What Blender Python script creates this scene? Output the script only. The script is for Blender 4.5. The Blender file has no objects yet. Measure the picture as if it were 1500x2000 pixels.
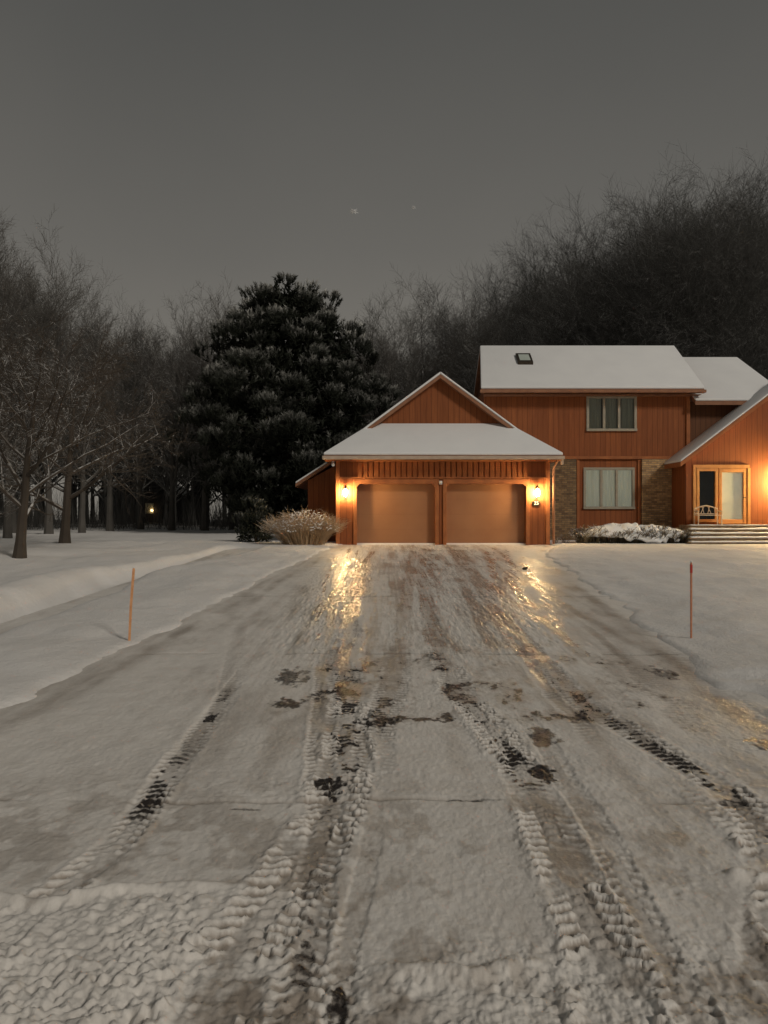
import bpy, math, random
import numpy as np
from mathutils import Vector, Matrix
random.seed(5); RNG=np.random.RandomState(7)
scene=bpy.context.scene
COL=scene.collection

# ------------------------------------------------------------------ helpers
def link(o): COL.objects.link(o); return o
def empty(name,loc,label=None,category=None,group=None):
    o=bpy.data.objects.new(name,None); o.location=loc; o.empty_display_size=0.3
    if label:o["label"]=label
    if category:o["category"]=category
    if group:o["group"]=group
    return link(o)
class MB:
    def __init__(s): s.v=[]; s.f=[]
    def add(s,v,f):
        n=len(s.v); s.v.extend(v); s.f.extend([tuple(i+n for i in q) for q in f])
    def box(s,x0,x1,y0,y1,z0,z1):
        s.add([(x0,y0,z0),(x1,y0,z0),(x1,y1,z0),(x0,y1,z0),(x0,y0,z1),(x1,y0,z1),(x1,y1,z1),(x0,y1,z1)],
              [(0,3,2,1),(4,5,6,7),(0,1,5,4),(1,2,6,5),(2,3,7,6),(3,0,4,7)])
    def slab(s,pts,d0,d1):
        n=len(pts)
        v=[(p[0],p[1],p[2]+d0) for p in pts]+[(p[0],p[1],p[2]+d1) for p in pts]
        f=[tuple(range(n-1,-1,-1)),tuple(range(n,2*n))]+[(i,(i+1)%n,n+(i+1)%n,n+i) for i in range(n)]
        s.add(v,f)
    def prism_y(s,pts,y0,y1):
        n=len(pts)
        v=[(p[0],y0,p[1]) for p in pts]+[(p[0],y1,p[1]) for p in pts]
        f=[tuple(range(n)),tuple(range(2*n-1,n-1,-1))]+[(i,n+i,n+(i+1)%n,(i+1)%n) for i in range(n)]
        s.add(v,f)
    def sphere(s,c,r,sx=1,sy=1,sz=1,nu=10,nv=6):
        v=[];f=[]
        for j in range(nv+1):
            t=math.pi*j/nv
            for i in range(nu):
                a=2*math.pi*i/nu
                v.append((c[0]+r*sx*math.sin(t)*math.cos(a),c[1]+r*sy*math.sin(t)*math.sin(a),c[2]+r*sz*math.cos(t)))
        for j in range(nv):
            for i in range(nu):
                f.append((j*nu+i,(j+1)*nu+i,(j+1)*nu+(i+1)%nu,j*nu+(i+1)%nu))
        s.add(v,f)
def tube(mb,pts,rads,sides=5,cap=False):
    n0=len(mb.v); n=len(pts)
    V=mb.v; F=mb.f
    cs=[(math.cos(2*math.pi*(i+.5)/sides),math.sin(2*math.pi*(i+.5)/sides)) for i in range(sides)]
    for k in range(n):
        a=pts[max(0,k-1)]; b=pts[min(n-1,k+1)]
        dx,dy,dz=b[0]-a[0],b[1]-a[1],b[2]-a[2]
        l=math.sqrt(dx*dx+dy*dy+dz*dz) or 1; dx/=l;dy/=l;dz/=l
        if abs(dz)<0.8: ux,uy,uz=dy,-dx,0.0
        else: ux,uy,uz=0.0,dz,-dy
        l=math.sqrt(ux*ux+uy*uy+uz*uz) or 1; ux/=l;uy/=l;uz/=l
        wx,wy,wz=dy*uz-dz*uy,dz*ux-dx*uz,dx*uy-dy*ux
        p=pts[k]; r=rads[k]
        for (c0,s0) in cs:
            c=c0*r; s_=s0*r
            V.append((p[0]+ux*c+wx*s_,p[1]+uy*c+wy*s_,p[2]+uz*c+wz*s_))
    for k in range(n-1):
        for i in range(sides):
            j=(i+1)%sides
            F.append((n0+k*sides+i,n0+k*sides+j,n0+(k+1)*sides+j,n0+(k+1)*sides+i))
    if cap:
        F.append(tuple(n0+i for i in range(sides-1,-1,-1)))
        F.append(tuple(n0+(n-1)*sides+i for i in range(sides)))
def make(name,mb,mat,parent=None,origin=(0,0,0),smooth=False,bevel=0,seg=2,label=None):
    me=bpy.data.meshes.new(name)
    ox,oy,oz=origin
    me.from_pydata([(v[0]-ox,v[1]-oy,v[2]-oz) for v in mb.v],[],mb.f)
    me.update()
    if smooth: me.polygons.foreach_set("use_smooth",[True]*len(me.polygons))
    if mat: me.materials.append(mat)
    o=bpy.data.objects.new(name,me); link(o)
    if parent: o.parent=parent
    if label: o["label"]=label
    if bevel:
        m=o.modifiers.new("bevel",'BEVEL'); m.width=bevel; m.segments=seg; m.limit_method='ANGLE'
    return o
def np_mesh(name,V,F,mat,attrs=None,smooth=False):
    me=bpy.data.meshes.new(name); k=F.shape[1]
    me.vertices.add(len(V)); me.vertices.foreach_set("co",V.astype(np.float32).ravel())
    me.loops.add(F.size); me.loops.foreach_set("vertex_index",F.astype(np.int32).ravel())
    me.polygons.add(len(F)); me.polygons.foreach_set("loop_start",np.arange(0,F.size,k,dtype=np.int32))
    me.polygons.foreach_set("loop_total",np.full(len(F),k,dtype=np.int32))
    if smooth: me.polygons.foreach_set("use_smooth",np.ones(len(F),dtype=bool))
    me.update(calc_edges=True)
    if attrs:
        for n,a in attrs.items():
            at=me.attributes.new(n,'FLOAT','POINT'); at.data.foreach_set("value",a.astype(np.float32).ravel())
    me.materials.append(mat)
    return me
def sstep(a,b,x):
    t=np.clip((x-a)/(b-a),0,1); return t*t*(3-2*t)
def vnoise(x,y,seed=0):
    xi=np.floor(x).astype(np.int64); yi=np.floor(y).astype(np.int64)
    fx=x-xi; fy=y-yi; fx=fx*fx*(3-2*fx); fy=fy*fy*(3-2*fy)
    def h(a,b):
        n=(a*374761393+b*668265263+seed*974711)&0x7fffffff
        n=((n^(n>>13))*1274126177)&0x7fffffff
        n=n^(n>>16)
        return (n&0xffff)/65535.0
    return (h(xi,yi)*(1-fx)+h(xi+1,yi)*fx)*(1-fy)+(h(xi,yi+1)*(1-fx)+h(xi+1,yi+1)*fx)*fy
def fbm(x,y,o=4,seed=0):
    s=0;a=.5;t=0
    for i in range(o):
        s=s+a*vnoise(x,y,seed+i*17); t+=a; a*=.5; x=x*2.03+11.3; y=y*2.03+5.7
    return s/t

# ------------------------------------------------------------------ materials
def newmat(name):
    m=bpy.data.materials.new(name); m.use_nodes=True
    nt=m.node_tree; b=nt.nodes["Principled BSDF"]
    return m,nt,b
def N(nt,t,**kw):
    n=nt.nodes.new(t)
    for k,v in kw.items(): setattr(n,k,v)
    return n
def noise_col(name,c1,c2,scale=5,rough=.8,bump=.0,bscale=40,bdist=.01,spec=.3,stretch=None,metal=0,glow=0):
    m,nt,b=newmat(name); L=nt.links.new
    tc=N(nt,'ShaderNodeTexCoord'); src=tc.outputs['Object']
    if stretch:
        mp=N(nt,'ShaderNodeMapping'); mp.inputs['Scale'].default_value=stretch; L(src,mp.inputs['Vector']); src=mp.outputs['Vector']
    n=N(nt,'ShaderNodeTexNoise'); n.inputs['Scale'].default_value=scale; n.inputs['Detail'].default_value=6; L(src,n.inputs['Vector'])
    r=N(nt,'ShaderNodeValToRGB'); r.color_ramp.elements[0].position=.3; r.color_ramp.elements[1].position=.7
    r.color_ramp.elements[0].color=(*c1,1); r.color_ramp.elements[1].color=(*c2,1)
    L(n.outputs['Fac'],r.inputs['Fac']); L(r.outputs['Color'],b.inputs['Base Color'])
    b.inputs['Roughness'].default_value=rough; b.inputs['Specular IOR Level'].default_value=spec; b.inputs['Metallic'].default_value=metal
    if glow:
        L(r.outputs['Color'],b.inputs['Emission Color']); b.inputs['Emission Strength'].default_value=glow
    if bump:
        n2=N(nt,'ShaderNodeTexNoise'); n2.inputs['Scale'].default_value=bscale; n2.inputs['Detail'].default_value=5; L(src,n2.inputs['Vector'])
        bp=N(nt,'ShaderNodeBump'); bp.inputs['Strength'].default_value=bump; bp.inputs['Distance'].default_value=bdist
        L(n2.outputs['Fac'],bp.inputs['Height']); L(bp.outputs['Normal'],b.inputs['Normal'])
    return m
def siding(name,c1,c2,period=.2,rough=.65):
    m,nt,b=newmat(name); L=nt.links.new
    g=N(nt,'ShaderNodeNewGeometry'); sp=N(nt,'ShaderNodeSeparateXYZ'); L(g.outputs['Position'],sp.inputs[0])
    ad=N(nt,'ShaderNodeMath',operation='ADD'); L(sp.outputs['X'],ad.inputs[0]); L(sp.outputs['Y'],ad.inputs[1])
    dv=N(nt,'ShaderNodeMath',operation='DIVIDE'); L(ad.outputs[0],dv.inputs[0]); dv.inputs[1].default_value=period
    fr=N(nt,'ShaderNodeMath',operation='FRACT'); L(dv.outputs[0],fr.inputs[0])
    fl=N(nt,'ShaderNodeMath',operation='FLOOR'); L(dv.outputs[0],fl.inputs[0])
    wn=N(nt,'ShaderNodeTexWhiteNoise',noise_dimensions='1D'); L(fl.outputs[0],wn.inputs['W'])
    gr=N(nt,'ShaderNodeMath',operation='GREATER_THAN'); L(fr.outputs[0],gr.inputs[0]); gr.inputs[1].default_value=.07
    mp=N(nt,'ShaderNodeMapping'); mp.inputs['Scale'].default_value=(14,14,.9); L(g.outputs['Position'],mp.inputs['Vector'])
    n=N(nt,'ShaderNodeTexNoise'); n.inputs['Scale'].default_value=1.5; n.inputs['Detail'].default_value=6; L(mp.outputs['Vector'],n.inputs['Vector'])
    mx=N(nt,'ShaderNodeMath',operation='MULTIPLY_ADD'); L(wn.outputs['Value'],mx.inputs[0]); mx.inputs[1].default_value=.3; L(n.outputs['Fac'],mx.inputs[2])
    r=N(nt,'ShaderNodeValToRGB'); r.color_ramp.elements[0].position=.35; r.color_ramp.elements[1].position=1.0
    r.color_ramp.elements[0].color=(*c1,1); r.color_ramp.elements[1].color=(*c2,1); L(mx.outputs[0],r.inputs['Fac'])
    mm=N(nt,'ShaderNodeMix',data_type='RGBA'); L(gr.outputs[0],mm.inputs[0]); mm.inputs[6].default_value=(c1[0]*.6,c1[1]*.55,c1[2]*.5,1); L(r.outputs['Color'],mm.inputs[7])
    L(mm.outputs[2],b.inputs['Base Color']); b.inputs['Roughness'].default_value=rough; b.inputs['Specular IOR Level'].default_value=.25
    bp=N(nt,'ShaderNodeBump'); bp.inputs['Strength'].default_value=.5; bp.inputs['Distance'].default_value=.01; L(gr.outputs[0],bp.inputs['Height']); L(bp.outputs['Normal'],b.inputs['Normal'])
    return m
def brickmat(name,k=1.0):
    m,nt,b=newmat(name); L=nt.links.new
    g=N(nt,'ShaderNodeNewGeometry'); sp=N(nt,'ShaderNodeSeparateXYZ'); L(g.outputs['Position'],sp.inputs[0])
    ad=N(nt,'ShaderNodeMath',operation='ADD'); L(sp.outputs['X'],ad.inputs[0]); L(sp.outputs['Y'],ad.inputs[1])
    cb=N(nt,'ShaderNodeCombineXYZ'); L(ad.outputs[0],cb.inputs['X']); L(sp.outputs['Z'],cb.inputs['Y'])
    br=N(nt,'ShaderNodeTexBrick'); br.inputs['Scale'].default_value=1; br.inputs['Brick Width'].default_value=.21; br.inputs['Row Height'].default_value=.075
    br.inputs['Mortar Size'].default_value=.008; br.inputs['Color1'].default_value=(.66*k,.42*k,.19*k,1); br.inputs['Color2'].default_value=(.26*k,.15*k,.075*k,1); br.inputs['Mortar'].default_value=(.24*k,.19*k,.14*k,1)
    br.inputs['Bias'].default_value=-.1
    L(cb.outputs[0],br.inputs['Vector'])
    n=N(nt,'ShaderNodeTexNoise'); n.inputs['Scale'].default_value=9; L(g.outputs['Position'],n.inputs['Vector'])
    mm=N(nt,'ShaderNodeMix',data_type='RGBA',blend_type='MULTIPLY'); mm.inputs[0].default_value=.7; L(br.outputs['Color'],mm.inputs[6]); L(n.outputs['Fac'],mm.inputs[7])
    sc=N(nt,'ShaderNodeMix',data_type='RGBA',blend_type='ADD'); sc.inputs[0].default_value=.2; L(mm.outputs[2],sc.inputs[6]); L(br.outputs['Color'],sc.inputs[7])
    L(sc.outputs[2],b.inputs['Base Color']); b.inputs['Roughness'].default_value=.85
    bp=N(nt,'ShaderNodeBump'); bp.inputs['Strength'].default_value=.6; bp.inputs['Distance'].default_value=.01; bp.invert=True; L(br.outputs['Fac'],bp.inputs['Height']); L(bp.outputs['Normal'],b.inputs['Normal'])
    return m
def barkmat(name,c1,c2,snow_amt,snowc=(.7,.69,.67)):
    m,nt,b=newmat(name); L=nt.links.new
    g=N(nt,'ShaderNodeNewGeometry'); sp=N(nt,'ShaderNodeSeparateXYZ'); L(g.outputs['Normal'],sp.inputs[0])
    n=N(nt,'ShaderNodeTexNoise'); n.inputs['Scale'].default_value=2.5; n.inputs['Detail'].default_value=5; L(g.outputs['Position'],n.inputs['Vector'])
    r=N(nt,'ShaderNodeMix',data_type='RGBA'); L(n.outputs['Fac'],r.inputs[0]); r.inputs[6].default_value=(*c1,1); r.inputs[7].default_value=(*c2,1)
    mr=N(nt,'ShaderNodeMapRange'); mr.inputs['From Min'].default_value=.3; mr.inputs['From Max'].default_value=.8; L(sp.outputs['Z'],mr.inputs['Value'])
    n3=N(nt,'ShaderNodeTexNoise'); n3.inputs['Scale'].default_value=6; L(g.outputs['Position'],n3.inputs['Vector'])
    mr2=N(nt,'ShaderNodeMapRange'); mr2.inputs['From Min'].default_value=.35; mr2.inputs['From Max'].default_value=.55; L(n3.outputs['Fac'],mr2.inputs['Value'])
    mu=N(nt,'ShaderNodeMath',operation='MULTIPLY'); L(mr.outputs[0],mu.inputs[0]); L(mr2.outputs[0],mu.inputs[1])
    mu2=N(nt,'ShaderNodeMath',operation='MULTIPLY'); L(mu.outputs[0],mu2.inputs[0]); mu2.inputs[1].default_value=snow_amt
    mm=N(nt,'ShaderNodeMix',data_type='RGBA'); L(mu2.outputs[0],mm.inputs[0]); L(r.outputs[2],mm.inputs[6]); mm.inputs[7].default_value=(*snowc,1)
    L(mm.outputs[2],b.inputs['Base Color']); b.inputs['Roughness'].default_value=.9; b.inputs['Specular IOR Level'].default_value=.15
    return m
def snowmat(name,c1=(.72,.72,.72),c2=(.82,.82,.81),bump=.35,bscale=18,bdist=.02,dark_woods=False):
    m,nt,b=newmat(name); L=nt.links.new
    g=N(nt,'ShaderNodeNewGeometry')
    n=N(nt,'ShaderNodeTexNoise'); n.inputs['Scale'].default_value=1.2; n.inputs['Detail'].default_value=6; L(g.outputs['Position'],n.inputs['Vector'])
    r=N(nt,'ShaderNodeMix',data_type='RGBA'); L(n.outputs['Fac'],r.inputs[0]); r.inputs[6].default_value=(*c1,1); r.inputs[7].default_value=(*c2,1)
    out=r.outputs[2]
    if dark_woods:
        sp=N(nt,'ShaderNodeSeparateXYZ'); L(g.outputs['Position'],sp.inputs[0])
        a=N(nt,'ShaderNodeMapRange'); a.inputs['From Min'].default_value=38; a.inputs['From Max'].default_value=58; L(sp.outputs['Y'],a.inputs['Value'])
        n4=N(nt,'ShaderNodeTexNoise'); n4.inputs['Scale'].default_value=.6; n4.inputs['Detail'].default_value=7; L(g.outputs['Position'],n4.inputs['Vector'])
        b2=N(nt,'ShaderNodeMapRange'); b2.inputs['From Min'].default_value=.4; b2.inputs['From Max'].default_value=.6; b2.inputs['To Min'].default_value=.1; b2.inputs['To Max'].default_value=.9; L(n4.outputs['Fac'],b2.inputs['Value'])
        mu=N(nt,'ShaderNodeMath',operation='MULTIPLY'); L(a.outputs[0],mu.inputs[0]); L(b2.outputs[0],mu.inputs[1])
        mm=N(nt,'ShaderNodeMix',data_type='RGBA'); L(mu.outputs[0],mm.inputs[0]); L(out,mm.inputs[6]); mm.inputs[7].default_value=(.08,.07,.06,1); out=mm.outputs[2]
    L(out,b.inputs['Base Color']); b.inputs['Roughness'].default_value=.75; b.inputs['Specular IOR Level'].default_value=.25
    n2=N(nt,'ShaderNodeTexNoise'); n2.inputs['Scale'].default_value=bscale; n2.inputs['Detail'].default_value=8; n2.inputs['Roughness'].default_value=.7; L(g.outputs['Position'],n2.inputs['Vector'])
    bp=N(nt,'ShaderNodeBump'); bp.inputs['Strength'].default_value=bump; bp.inputs['Distance'].default_value=bdist
    L(n2.outputs['Fac'],bp.inputs['Height']); L(bp.outputs['Normal'],b.inputs['Normal'])
    return m
def emis(name,c,s):
    m,nt,b=newmat(name); b.inputs['Base Color'].default_value=(.8,.7,.5,1)
    n=N(nt,'ShaderNodeTexNoise'); n.inputs['Scale'].default_value=20
    mr=N(nt,'ShaderNodeMapRange'); mr.inputs['To Min'].default_value=s*.85; mr.inputs['To Max'].default_value=s*1.15
    nt.links.new(n.outputs['Fac'],mr.inputs['Value']); nt.links.new(mr.outputs[0],b.inputs['Emission Strength'])
    b.inputs['Emission Color'].default_value=(*c,1); return m
def glassmat(name,tint=(.95,.97,.95)):
    m,nt,b=newmat(name); L=nt.links.new; nt.nodes.remove(b)
    o=[n for n in nt.nodes if n.type=='OUTPUT_MATERIAL'][0]
    t=N(nt,'ShaderNodeBsdfTransparent'); t.inputs[0].default_value=(*tint,1)
    g=N(nt,'ShaderNodeBsdfGlossy'); g.inputs['Roughness'].default_value=.03
    lw=N(nt,'ShaderNodeFresnel'); lw.inputs[0].default_value=1.45
    n=N(nt,'ShaderNodeTexNoise'); n.inputs['Scale'].default_value=1.3; bp=N(nt,'ShaderNodeBump'); bp.inputs['Strength'].default_value=.05; L(n.outputs['Fac'],bp.inputs['Height']); L(bp.outputs['Normal'],g.inputs['Normal'])
    mx=N(nt,'ShaderNodeMixShader'); L(lw.outputs[0],mx.inputs[0]); L(t.outputs[0],mx.inputs[1]); L(g.outputs[0],mx.inputs[2]); L(mx.outputs[0],o.inputs[0])
    return m

M_SNOW=snowmat("roof_snow",bump=.3,bscale=7,bdist=.03)
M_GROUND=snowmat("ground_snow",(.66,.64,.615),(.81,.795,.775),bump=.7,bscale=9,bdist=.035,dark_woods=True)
M_SIDE=siding("cedar_siding",(.20,.060,.019),(.30,.096,.030),.2)
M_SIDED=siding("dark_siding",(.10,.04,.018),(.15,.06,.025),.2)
M_TRIM=noise_col("cedar_trim",(.27,.09,.03),(.40,.14,.045),3,.6,.2,60,.004,stretch=(1,1,1))
M_DOOR=noise_col("garage_door_paint",(.31,.14,.062),(.35,.165,.075),1.5,.42,.05,3,.02,spec=.4)
M_FASCIA=noise_col("fascia_paint",(.22,.10,.055),(.32,.15,.08),4,.6)
M_GUTTER=noise_col("gutter_metal",(.42,.32,.24),(.52,.41,.32),4,.45)
M_BRICK=brickmat("brick"); M_BRICKD=brickmat("brick_dark",.5)
M_STONE=noise_col("step_masonry",(.26,.18,.11),(.4,.3,.19),9,.85,.4,50,.01)
M_FRAME=noise_col("window_frame_paint",(.3,.27,.2),(.38,.34,.27),5,.5)
M_WFRAME=noise_col("entry_frame_wood",(.5,.22,.07),(.62,.3,.1),4,.5)
M_GLASS=glassmat("glass")
M_CURT=noise_col("curtain_cloth_lit",(.66,.64,.52),(.85,.83,.70),2,.9,stretch=(6,6,.4),glow=.15)  # faint emission stands in for room light behind the lower curtain
M_CURT2=noise_col("shade_cloth",(.36,.34,.28),(.5,.48,.4),2,.9,stretch=(6,6,.4))
M_ROOM=noise_col("room_dark",(.02,.02,.02),(.035,.033,.03),2,.9)
M_METAL=noise_col("dark_metal",(.03,.022,.015),(.06,.045,.03),10,.45,metal=.5)
M_LAMP=emis("lamp_glow",(1,.70,.33),600)
M_LAMPE=emis("entry_lamp_glow",(1,.68,.28),2600)
M_LAMP2=emis("far_lamp_glow",(1,.6,.25),9)
M_FROST=noise_col("frosted_glass",(.42,.47,.42),(.5,.55,.5),2,.3,spec=.5)
M_WHITE=noise_col("white_plastic",(.6,.6,.6),(.7,.7,.7),5,.4)
M_STAKE=noise_col("stake_wood",(.6,.28,.13),(.75,.40,.21),20,.7)
M_STAKE2=noise_col("stake_wood_red",(.45,.17,.09),(.55,.25,.15),20,.7)
M_RUST=noise_col("weathered_wood",(.5,.4,.28),(.68,.56,.42),12,.8)
M_BARKN=barkmat("bark_near",(.04,.033,.027),(.09,.073,.058),.85)
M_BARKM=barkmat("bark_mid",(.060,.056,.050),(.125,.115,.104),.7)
M_BARKF=barkmat("bark_far_haze",(.050,.049,.046),(.100,.097,.090),.4)  # far and haze barks lightened, distance haze put into their colour
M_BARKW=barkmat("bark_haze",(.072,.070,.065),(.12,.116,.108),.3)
M_BARKP=barkmat("bark_pine",(.02,.016,.012),(.045,.035,.028),.1)
M_BUSH=barkmat("bush_twigs",(.28,.19,.11),(.5,.36,.22),.85)
M_HEDGE=barkmat("hedge_twigs",(.09,.075,.05),(.2,.16,.11),.95)

M_PINE,nt,b=newmat("pine_needles")
at=N(nt,'ShaderNodeAttribute',attribute_name="snow"); n=N(nt,'ShaderNodeTexNoise'); n.inputs['Scale'].default_value=1.5
r=N(nt,'ShaderNodeMix',data_type='RGBA'); nt.links.new(n.outputs['Fac'],r.inputs[0]); r.inputs[6].default_value=(.012,.015,.011,1); r.inputs[7].default_value=(.034,.038,.026,1)
mm=N(nt,'ShaderNodeMix',data_type='RGBA'); nt.links.new(at.outputs['Fac'],mm.inputs[0]); nt.links.new(r.outputs[2],mm.inputs[6]); mm.inputs[7].default_value=(.62,.61,.57,1)
nt.links.new(mm.outputs[2],b.inputs['Base Color']); b.inputs['Roughness'].default_value=.8; b.inputs['Specular IOR Level'].default_value=.2

# driveway material
M_DRIVE,nt,b=newmat("packed_snow_driveway"); L=nt.links.new
g=N(nt,'ShaderNodeNewGeometry')
a1=N(nt,'ShaderNodeAttribute',attribute_name="slush_shade"); a2=N(nt,'ShaderNodeAttribute',attribute_name="bare"); a3=N(nt,'ShaderNodeAttribute',attribute_name="ice")
mp=N(nt,'ShaderNodeMapping'); mp.inputs['Scale'].default_value=(1,.45,1); L(g.outputs['Position'],mp.inputs['Vector'])
n1=N(nt,'ShaderNodeTexNoise'); n1.inputs['Scale'].default_value=9; n1.inputs['Detail'].default_value=9; n1.inputs['Roughness'].default_value=.65; L(mp.outputs[0],n1.inputs['Vector'])
n2=N(nt,'ShaderNodeTexNoise'); n2.inputs['Scale'].default_value=45; n2.inputs['Detail'].default_value=6; n2.inputs['Roughness'].default_value=.7; L(g.outputs['Position'],n2.inputs['Vector'])
snow=N(nt,'ShaderNodeMix',data_type='RGBA'); L(n1.outputs['Fac'],snow.inputs[0]); snow.inputs[6].default_value=(.58,.545,.50,1); snow.inputs[7].default_value=(.86,.83,.785,1)
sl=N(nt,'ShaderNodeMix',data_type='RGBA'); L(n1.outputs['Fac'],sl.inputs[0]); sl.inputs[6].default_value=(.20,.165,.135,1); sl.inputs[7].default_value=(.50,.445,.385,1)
def perturb(att,amp):
    x=N(nt,'ShaderNodeMath',operation='MULTIPLY_ADD'); L(n2.outputs['Fac'],x.inputs[0]); x.inputs[1].default_value=amp; L(att.outputs['Fac'],x.inputs[2])
    y=N(nt,'ShaderNodeMath',operation='SUBTRACT',use_clamp=True); L(x.outputs[0],y.inputs[0]); y.inputs[1].default_value=amp*.5
    return y
p1=perturb(a1,.7); p2=perturb(a2,.9); p3=perturb(a3,1.6)
mr=N(nt,'ShaderNodeMapRange',interpolation_type='SMOOTHSTEP'); mr.inputs['From Min'].default_value=.25; mr.inputs['From Max'].default_value=.85; L(p2.outputs[0],mr.inputs['Value'])
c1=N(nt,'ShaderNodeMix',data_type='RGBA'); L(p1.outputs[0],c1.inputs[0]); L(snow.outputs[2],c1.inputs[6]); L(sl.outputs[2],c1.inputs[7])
c2=N(nt,'ShaderNodeMix',data_type='RGBA'); L(mr.outputs[0],c2.inputs[0]); L(c1.outputs[2],c2.inputs[6]); c2.inputs[7].default_value=(.028,.022,.019,1)
L(c2.outputs[2],b.inputs['Base Color'])
r1=N(nt,'ShaderNodeMapRange'); r1.inputs['To Min'].default_value=.70; r1.inputs['To Max'].default_value=.38; L(p1.outputs[0],r1.inputs['Value'])
r2=N(nt,'ShaderNodeMix',data_type='FLOAT'); L(mr.outputs[0],r2.inputs[0]); L(r1.outputs[0],r2.inputs[2]); r2.inputs[3].default_value=.33
r3=N(nt,'ShaderNodeMix',data_type='FLOAT'); L(p3.outputs[0],r3.inputs[0]); L(r2.outputs[0],r3.inputs[2]); r3.inputs[3].default_value=.14
L(r3.outputs[0],b.inputs['Roughness']); b.inputs['Specular IOR Level'].default_value=.45
bp=N(nt,'ShaderNodeBump'); bp.inputs['Strength'].default_value=.5; bp.inputs['Distance'].default_value=.010; L(n2.outputs['Fac'],bp.inputs['Height'])
bp2=N(nt,'ShaderNodeBump'); bp2.inputs['Strength'].default_value=.25; bp2.inputs['Distance'].default_value=.025; L(n1.outputs['Fac'],bp2.inputs['Height']); L(bp.outputs['Normal'],bp2.inputs['Normal'])
L(bp2.outputs['Normal'],b.inputs['Normal'])

# ------------------------------------------------------------------ terrain
def slope(Y):
    Y=np.asarray(Y,dtype=float)
    return np.clip(.018*Y,-.2,.468)
def xl(Y): return -2.84+(Y-5.69)*.064
def xr(Y): return np.where(Y<22,2.68+(Y-5.37)*.108,np.minimum(4.476+(Y-22)*.3,5.75))
u=np.linspace(-1,1,700); gx=1.0+np.sinh(u*5.2)/np.sinh(5.2)*260+u*9
v=np.linspace(0,1,620); gy=-14+np.sinh(v*5.0)/np.sinh(5.0)*300+v*34
GX,GY=np.meshgrid(gx,gy)
def ground_z(X,Y):
    s=slope(Y)
    dl=xl(Y)-X; dr=X-xr(Y); d=np.maximum(dl,dr)
    wob=(fbm(X*1.3,Y*1.0,3,5)-.5)*.35+(fbm(X*6,Y*4,3,6)-.5)*.26
    inn=(Y<26.4)
    d=np.where(inn,d,1.0)
    z=s-.16+.19*sstep(-.18,.22,d+wob)+.06*sstep(.2,1.1,d+wob)
    und=(fbm(X*.25,Y*.25,4,9)-.5)*.35*sstep(.3,4,d)*sstep(60,20,Y)+ (fbm(X*1.2,Y*1.2,4,3)-.5)*.08*sstep(0,.5,d)+(fbm(X*5,Y*5,3,4)-.5)*.035*sstep(.1,.5,d)
    z=z+und
    xc=np.interp(Y,[0,9,13,16,19,23,27],[-4.9,-5.1,-5.3,-5.6,-5.2,-4.6,-4.2])
    z=z-.34*sstep(-.9,-.35,-(np.abs(X-xc-.25)))*sstep(5,8,Y)*sstep(27,22,Y)*sstep(.95,.3,X-xc)
    z=z+.18*np.exp(-((X-xc+.95)/.40)**2)*sstep(5,8,Y)*sstep(19,14,Y)
    z=z-.10*sstep(-4.5,-9,X)*sstep(26,14,Y)
    z=z-.07*np.exp(-((X-3.35)/.3)**2-((Y-6.75)/.10)**2)-.05*np.exp(-((X-3.0)/.15)**2-((Y-6.2)/.2)**2)
    near=sstep(23,25.5,Y)*sstep(40,36,Y)*sstep(-7,-3,X)
    z=z*(1-near)+near*np.where(d>.3,np.minimum(z,.52),z)
    return z
GZ=ground_z(GX,GY)
V=np.stack([GX,GY,GZ],-1).reshape(-1,3)
def gridF(r,c):
    i=np.arange(r*c).reshape(r,c); return np.stack([i[:-1,:-1],i[:-1,1:],i[1:,1:],i[1:,:-1]],-1).reshape(-1,4)
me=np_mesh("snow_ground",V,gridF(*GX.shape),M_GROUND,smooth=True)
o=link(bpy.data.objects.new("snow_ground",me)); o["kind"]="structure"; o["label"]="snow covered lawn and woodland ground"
def gz(x,y): return float(ground_z(np.array([[float(x)]]),np.array([[float(y)]]))[0,0])

# driveway sheet
ys=np.concatenate([np.linspace(-8,1.7,30),1.75*np.exp(np.linspace(0,math.log(26.72/1.75),1050))])
uu=np.linspace(-1,1,1150)
xs=.6+uu*2.3+np.sign(uu)*np.abs(uu)**2.2*3.2
X,Y=np.meshgrid(xs,ys)
nearf=.45*sstep(14,9,Y)+.55*sstep(8.0,4.0,Y)
clump=np.abs(fbm(X*22,Y*22,3,24)-.5)*2
vf=fbm(X*42,Y*26,3,43)
H=(fbm(X*7,Y*7,4,21)-.5)*.010*sstep(14,4,Y)+(vf-.5)*.007*sstep(9,4,Y)+(fbm(X*1.5,Y*1.5,3,25)-.5)*.03
rough=sstep(.50,.66,fbm(X*2.2,Y*1.6,4,27)); H-=clump*.010*rough*nearf
big=fbm(X*1.4,Y*.55,5,31); mid=fbm(X*4.5,Y*1.4,5,33); streak=fbm(X*7,Y*.22,4,37); fine=fbm(X*16,Y*11,4,41)
hair=fbm(X*30,Y*.9,3,45)
slush_shade=sstep(.48,.68,.4*big+.3*mid+.3*streak)*.6
centre=sstep(-1.9,-.8,X)*sstep(xr(Y)-.3,xr(Y)-1.3,X)
slush_shade=slush_shade*.75+centre*sstep(5,9,Y)*(.0+.5*sstep(.44,.58,.25*streak+.2*mid+.2*fine+.35*hair))
bare=np.zeros_like(X); ice=np.zeros_like(X)
slush_shade+=.5*sstep(4.9,3.6,Y)*sstep(.48,.6,fbm(X*2.3,Y*2.0,5,47)*.6+fine*.4)
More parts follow.
